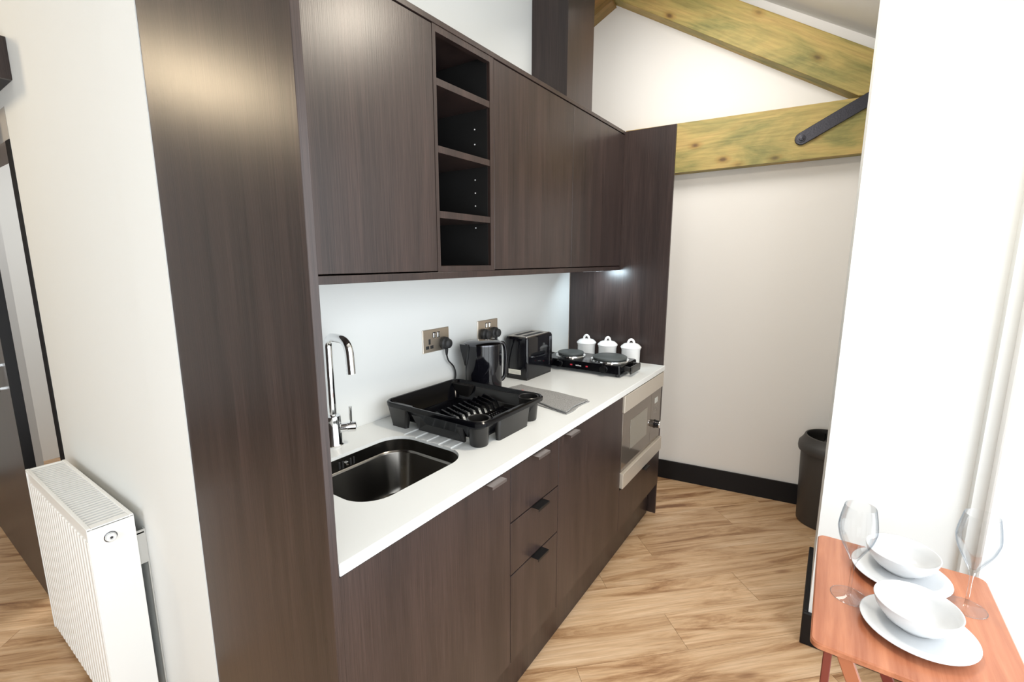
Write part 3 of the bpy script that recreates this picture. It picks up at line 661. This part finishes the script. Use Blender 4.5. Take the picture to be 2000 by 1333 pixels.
# left side: a skirt with a finger hole (two cheeks and a scalloped lower bar)
bm = BM(); ya, yb_ = -.405, -.190
add_poly(bm, [(RX0+.012, yb_+.015, RZ-.012), (RX0+.012, yb_-.045, RZ-.012), (RX0+.036, yb_-.075, .938), (RX0+.036, yb_-.025, .9), (RX0+.036, yb_-.010, .9)], (.006, 0, 0))
add_poly(bm, [(RX0+.012, ya-.010, RZ-.012), (RX0+.012, ya+.020, RZ-.012), (RX0+.036, ya+.035, .938), (RX0+.036, ya+.010, .9), (RX0+.036, ya, .9)], (.006, 0, 0))
pts = []
for k in range(25):
    y = ya+(yb_-.01-ya)*k/24; pts.append((RX0+.034, y, .930+.004*abs(math.sin(k*math.pi/6))))
add_poly(bm, [(RX0+.034, yb_-.01, .9), (RX0+.034, ya, .9)]+pts, (.010, 0, 0))
obj('grip_skirt', bm, PLASTICM, dr)
bm = BM(); add_box(bm, RX1-.042, RX1-.034, ya, yb_, .9, .94, .002); add_poly(bm, [(RX1-.030, yb_, RZ-.012), (RX1-.030, ya, RZ-.012), (RX1-.042, ya, .93), (RX1-.042, yb_, .93)], (.006, 0, 0)); obj('grip_skirt', bm, PLASTICM, dr)

# ------------------------------------------------------------------ dish cloth
dc = thing('dish_cloth', 'folded grey knitted cloth with red print on the worktop', 'cloth', (1.15, -.35, .9))
def clothmesh(z0, th, inset, seed):
    rnd = random.Random(seed); NU, NV = 22, 34; bm = BM(); T = []; B = []
    c00, c10, c01, c11 = Vector((1.045, -.548, 0)), Vector((1.243, -.548, 0)), Vector((1.155, -.165, 0)), Vector((1.285, -.178, 0))
    ph = [rnd.uniform(0, 6) for _ in range(4)]
    for j in range(NV+1):
        v = inset+(1-2*inset)*j/NV; ra, rb = [], []
        for i in range(NU+1):
            u = inset+(1-2*inset)*i/NU
            p = (c00*(1-u)+c10*u)*(1-v)+(c01*(1-u)+c11*u)*v
            edge = min(u, 1-u, v, 1-v)
            p.x += .004*math.sin(9*v+ph[0]); p.y += .004*math.sin(7*u+ph[1])
            h = .0016*(math.sin(11*u+ph[2])*math.sin(8*v+ph[3])+1)
            ra.append(bm.verts.new((p.x, p.y, z0+th+h*min(1, edge*12)))); rb.append(bm.verts.new((p.x, p.y, z0)))
        T.append(ra); B.append(rb)
    for j in range(NV):
        for i in range(NU):
            bm.faces.new((T[j][i], T[j][i+1], T[j+1][i+1], T[j+1][i])); bm.faces.new((B[j][i], B[j+1][i], B[j+1][i+1], B[j][i+1]))
    for j in range(NV):
        bm.faces.new((T[j][0], T[j+1][0], B[j+1][0], B[j][0])); bm.faces.new((T[j][NU], B[j][NU], B[j+1][NU], T[j+1][NU]))
    for i in range(NU):
        bm.faces.new((T[0][i], B[0][i], B[0][i+1], T[0][i+1])); bm.faces.new((T[NV][i], T[NV][i+1], B[NV][i+1], B[NV][i]))
    bmesh.ops.recalc_face_normals(bm, faces=bm.faces[:]); return bm
obj('lower_fold', clothmesh(.9003, .0045, 0, 3), CLOTH, dc, True)
obj('upper_fold', clothmesh(.9085, .0045, .015, 5), CLOTH, dc, True)
bm = BM(); rnd = random.Random(2)
for k in range(14):
    u, v = rnd.uniform(.0, .07), rnd.uniform(0, .13); px, py = 1.105+u+v*.2, -.375+v
    add_lathe(bm, [(0, .0005), (.006, .0004), (.006, 0)], 7, (px, py, .9150))
rp = obj('red_print', bm, REDC, dc); rp['kind'] = 'stuff'

# ------------------------------------------------------------------ radiator
QX0, QX1, QY0, QY1, QZ0, QZ1 = -.155, -.041, .392, 1.105, .02, .70
rd = thing('radiator', 'white ribbed panel radiator fixed low on the left wall', 'radiator', (-.1, .75, 0))
bm = BM(); add_box(bm, QX0, QX1, QY0-.001, QY0+.0015, QZ0+.01, QZ1, .0006)
# the end cover has a round hole for the plug: drawn as a separate recessed ring below
obj('end_cover', bm, RADM, rd); obj('end_cover', box(QX0, QX1, QY1-.0015, QY1+.001, QZ0+.01, QZ1, .0006), RADM, rd)
bm = BM(); NR = 22; pts = []
y = QY0+.012; pitch = (QY1-QY0-.024)/NR
prof = [(QX0+.012, QY0+.002)]
for k in range(NR):
    a = y+k*pitch; prof += [(QX0+.010, a+.002), (QX0+.001, a+.009), (QX0+.001, a+pitch-.009), (QX0+.010, a+pitch-.002)]
prof += [(QX0+.012, QY1-.002)]
back = [(QX0+.016, QY1-.002), (QX0+.016, QY0+.002)]
add_poly(bm, [(p[0], p[1], QZ0+.02) for p in prof+back], (0, 0, QZ1-.045-QZ0-.02)); add_box(bm, QX0+.006, QX0+.016, QY0+.002, QY1-.002, QZ0, QZ0+.022, .003); add_box(bm, QX0+.004, QX0+.016, QY0+.002, QY1-.002, QZ1-.045, QZ1-.004, .002)
obj('front_panel', bm, RADM, rd)
obj('rear_panel', box(QX1-.016, QX1-.002, QY0+.002, QY1-.002, QZ0, QZ1-.006, .002), RADM, rd)
bm = BM(); rim = .011
add_box(bm, QX0, QX0+rim, QY0-.001, QY1+.001, QZ1-.004, QZ1+.004, .0015); add_box(bm, QX1-rim, QX1, QY0-.001, QY1+.001, QZ1-.004, QZ1+.004, .0015)
add_box(bm, QX0+rim, QX1-rim, QY0-.001, QY0+.030, QZ1-.004, QZ1+.003, .0015); add_box(bm, QX0+rim, QX1-rim, QY1-.012, QY1+.001, QZ1-.004, QZ1+.003, .0015); gf = obj('grille_frame', bm, RADM, rd)
bm = BM(); NS = 33; sp = (QY1-.012-QY0-.030)/NS
for k in range(NS): add_box(bm, QX0+rim, QX1-rim, QY0+.030+k*sp+.0095, QY0+.030+(k+1)*sp, QZ1-.004, QZ1+.0015)
gs = obj('grille_bars', bm, RADM, rd); gs['kind'] = 'stuff'
obj('convector_fins', box(QX0+.03, QX1-.03, QY0+.03, QY1-.02, QZ0+.04, QZ1-.03), RADG, rd)
bm = BM(); M = Matrix.Translation((-.103, QY0-.001, .657)) @ Matrix.Rotation(R(90), 4, 'X')
add_lathe(bm, [(.0165, .0), (.0165, .0012), (.0145, .0016), (.0145, 0)], 28, M=M); vr = obj('valve_ring', bm, CHROMED, rd, True)
bm = BM(); add_lathe(bm, [(0, 0), (.0125, 0), (.0125, .010), (.009, .013), (.006, .013), (.005, .009), (0, .009)], 24, M=M); obj('valve_cap', bm, RADM, rd, True)
bm = BM(); add_lathe(bm, [(0, .0092), (.004, .0092), (.004, .0096), (0, .0096)], 10, M=M); obj('valve_pin', bm, CHROMED, rd)
for ya in (QY0+.012, QY1-.10):
    bm = BM(); add_box(bm, WR-.004, WR-.0005, ya, ya+.014, .05, .635); add_box(bm, QX1-.001, WR-.004, ya, ya+.003, .52, .635)
    add_box(bm, QX1, WR-.004, ya, ya+.014, .622, .628, .0005)
    obj('wall_bracket', bm, MAT.get('bracket_metal') or mat('bracket_metal', (.55, .55, .53), .4, .2), rd)
for ya in (QY0+.04, QY1-.04):
    bm = BM(); add_tube(bm, [(-.1, ya, 0), (-.1, ya, QZ0+.01)], .0075, 12); obj('pipe', bm, CHROME, rd, True)

# ------------------------------------------------------------------ sliding door and its box
sd_ = thing('sliding_door', 'dark wood sliding door hung on the left wall beyond the radiator', 'door', (-.09, 1.9, 0))
obj('leaf', box(-.112, -.078, 1.42, 2.46, .001, 2.175, .001), LAM, sd_)
bm = BM(); add_box(bm, -.1125, -.0775, 1.4135, 1.4195, .001, 2.175, .0008); obj('edge_strip', bm, BLACKT, sd_)
bm = BM(); add_box(bm, -.134, -.126, 1.52, 1.545, .93, 1.06, .003); add_box(bm, -.127, -.1122, 1.526, 1.539, .94, .95); add_box(bm, -.127, -.1122, 1.526, 1.539, 1.04, 1.05); obj('handle', bm, CHROME, sd_)
bx_ = thing('door_track_box', 'dark wood box covering the sliding door track, top left', 'pelmet', (-.09, 1.9, 2.1))
obj('front_board', box(-.165, -.147, 1.081, 2.75, 2.1, 2.238, .001), LAM, bx_)
obj('end_board', box(-.147, WR-.001, 1.081, 1.099, 2.1, 2.238, .001), LAM, bx_)
obj('top_board', box(-.147, WR-.001, 1.099, 2.75, 2.22, 2.238), LAM, bx_)
obj('track', box(-.108, -.080, 1.12, 2.74, 2.18, 2.2195), BLACKT, bx_)
obj('soffit_board', box(-.070, WR-.001, 1.099, 2.75, 2.1, 2.112), BLACKT, bx_)

# ------------------------------------------------------------------ bin
bn = thing('waste_bin', 'charcoal plastic round bin with open-topped lid in the far corner', 'bin', (2.565, -1.415, 0))
bm = BM(); add_lathe(bm, [(0, .0), (.124, 0), (.130, .008), (.141, .43), (.138, .43), (.127, .012), (0, .012)], 44); obj('bucket', bm, BINM, bn, True, local=True)
bm = BM(); add_lathe(bm, [(.142, .42), (.154, .425), (.157, .44), (.155, .466), (.146, .476), (.134, .496), (.128, .512), (.120, .514), (.118, .506), (.132, .474), (.139, .46), (.142, .42)], 44); ld = obj('lid', bm, BINM, bn, True, local=True)
bm = BM(); add_tube(bm, [(-.126, .03, .482), (.126, .03, .482)], .004, 8); obj('lid_hinge_bar', bm, CHROMED, ld, True, local=True)

# ------------------------------------------------------------------ folding table
ZTB = .655
TT0, TT1, TYA, TYB = .633, 1.133, -1.379, -1.752
tb = thing('folding_table', 'small reddish wood folding tray table by the window', 'table', (.88, -1.565, 0))
bm = BM(); th = .016
add_loft(bm, [rrect(TT0+.003, TT1-.003, TYB+.003, TYA-.003, .018, ZTB-th, 5), rrect(TT0, TT1, TYB, TYA, .02, ZTB-th+.003, 5), rrect(TT0, TT1, TYB, TYA, .02, ZTB-.003, 5), rrect(TT0+.003, TT1-.003, TYB+.003, TYA-.003, .018, ZTB, 5)]); obj('tabletop', bm, TABM, tb, True)
def bar(p, q, w_, h_, m, name):                     # rectangular bar, w_ across y, h_ in the x-z plane
    p, q = Vector(p), Vector(q); d = (q-p).normalized(); yv = Vector((0, 1, 0)); n_ = d.cross(yv).normalized()
    bm = BM(); c_ = [p+yv*a*w_/2+n_*b_*h_/2 for a, b_ in ((-1, -1), (1, -1), (1, 1), (-1, 1))]; add_poly(bm, [tuple(v) for v in c_], q-p)
    bmesh.ops.bevel(bm, geom=bm.edges[:], offset=.0015, segments=1, affect='EDGES'); return obj(name, bm, m, tb)
ZL = ZTB-th-.001
for yy in (-1.414, -1.717): bar((.655, yy, ZL), (.655, yy, .001), .016, .016, TABL, 'leg')
for yy in (-1.438, -1.694): bar((1.072, yy, ZL), (1.072, yy, .001), .016, .016, TABL, 'leg')
def ybar(xx, ya, yb_, w_, t_, m):                    # slanted brace in the y-z plane
    bm = BM(); add_poly(bm, [(xx-t_/2, ya-w_/2, ZL), (xx-t_/2, ya+w_/2, ZL), (xx-t_/2, yb_+w_/2, .001), (xx-t_/2, yb_-w_/2, .001)], (t_, 0, 0))
    bmesh.ops.bevel(bm, geom=bm.edges[:], offset=.0015, segments=1, affect='EDGES'); return obj('brace', bm, m, tb)
for xx in (.655, 1.100):
    ybar(xx, -1.442, -1.698, .030, .016, TABB if xx < 1 else TABL)
ybar(.673, -1.698, -1.442, .030, .016, TABL)
for ya, yb_ in ((-1.414, -1.438), (-1.717, -1.694)):
    bm = BM(); add_poly(bm, [(.6635, ya-.006, .10), (1.0635, yb_-.006, .10), (1.0635, yb_+.006, .10), (.6635, ya+.006, .10)], (0, 0, .03)); obj('cross_rail', bm, TABL, tb)

# plates, bowls
def plate():
    p = obj('plate', BM(), PORC); bm = BM(); add_lathe(bm, [(0, 0), (.055, 0), (.060, .002), (.085, .009), (.104, .017), (.1052, .019), (.103, .0195), (.083, .0125), (.060, .006), (0, .0055)], 56); bm.to_mesh(p.data)
    for f in p.data.polygons: f.use_smooth = True
    bm.free(); return p
p1 = plate(); p1.location = (.790, -1.575, ZTB); tag(p1, 'white plate at the near corner of the table', 'plate', 'white plates on the folding table')
p2 = p1.copy(); COL.objects.link(p2); p2.location = (1.012, -1.563, ZTB); tag(p2, 'white plate at the far end of the table', 'plate', 'white plates on the folding table')
def bowl():
    p = obj('bowl', BM(), PORC); bm = BM(); add_lathe(bm, [(0, .003), (.030, .003), (.032, 0), (.036, 0), (.040, .006), (.060, .020), (.074, .040), (.0795, .058), (.0790, .060), (.0770, .0595), (.070, .041), (.056, .022), (.036, .010), (0, .008)], 56); bm.to_mesh(p.data)
    for f in p.data.polygons: f.use_smooth = True
    bm.free(); return p
b1 = bowl(); b1.location = (.806, -1.572, ZTB+.0056); tag(b1, 'white bowl on the near plate', 'bowl', 'white bowls on the plates')
b3 = b1.copy(); COL.objects.link(b3); b3.location = (1.040, -1.566, ZTB+.0056); tag(b3, 'white bowl on the far plate', 'bowl', 'white bowls on the plates')
# wine glasses
WFOOT = mat('clear_glass_foot', (1, 1, 1), 0); n, l, b = nodes(WFOOT)
tr = n.new('ShaderNodeBsdfTransparent'); tr.inputs['Color'].default_value = (.985, .988, .99, 1); gl = n.new('ShaderNodeBsdfGlossy'); gl.inputs['Roughness'].default_value = .02
mx = n.new('ShaderNodeMixShader'); mx.inputs[0].default_value = .07; l.new(tr.outputs[0], mx.inputs[1]); l.new(gl.outputs[0], mx.inputs[2]); l.new(mx.outputs[0], n['Material Output'].inputs['Surface']); n.remove(b)
def glass(loc, label):
    g_ = thing('wine_glass', label, 'glass', loc, 'wine glasses on the folding table')
    bm = BM(); add_lathe(bm, [(0, .0004), (.038, .0004), (.0395, .0014), (.038, .0026), (.012, .0045), (.0045, .010)], 48); obj('foot', bm, WFOOT, g_, True, local=True)
    bm = BM(); add_tube(bm, [(.0385*math.cos(R(k)), .0385*math.sin(R(k)), .0016) for k in range(0, 360, 9)], .0010, 6, closed=True); obj('foot_edge', bm, WINE, g_, True, local=True)
    bm = BM(); add_lathe(bm, [(.0045, .010), (.0037, .020), (.0034, .070), (.0045, .085), (.0075, .098)], 24); obj('stem', bm, WINE, g_, True, local=True)
    bm = BM(); add_lathe(bm, [(p.x, p.y) for p in curve([(a, c, 0) for a, c in [(.0075, .098), (.0095, .103), (.0195, .124), (.0330, .152), (.0395, .178), (.0400, .190), (.0375, .212), (.0325, .239), (.0317, .2395), (.0365, .212), (.0389, .190), (.0384, .178), (.0318, .153), (.0180, .126), (.007, .107), (.0, .102)]], 4)], 64)
    bmesh.ops.recalc_face_normals(bm, faces=bm.faces[:]); obj('bowl', bm, WINE, g_, True, local=True); return g_
g1 = glass((.851, -1.452, ZTB), 'stemmed wine glass on the left side of the table, clearly outlined')
dup(g1, (.962, -1.685, ZTB), 'stemmed wine glass nearest the window, washed out by the light')
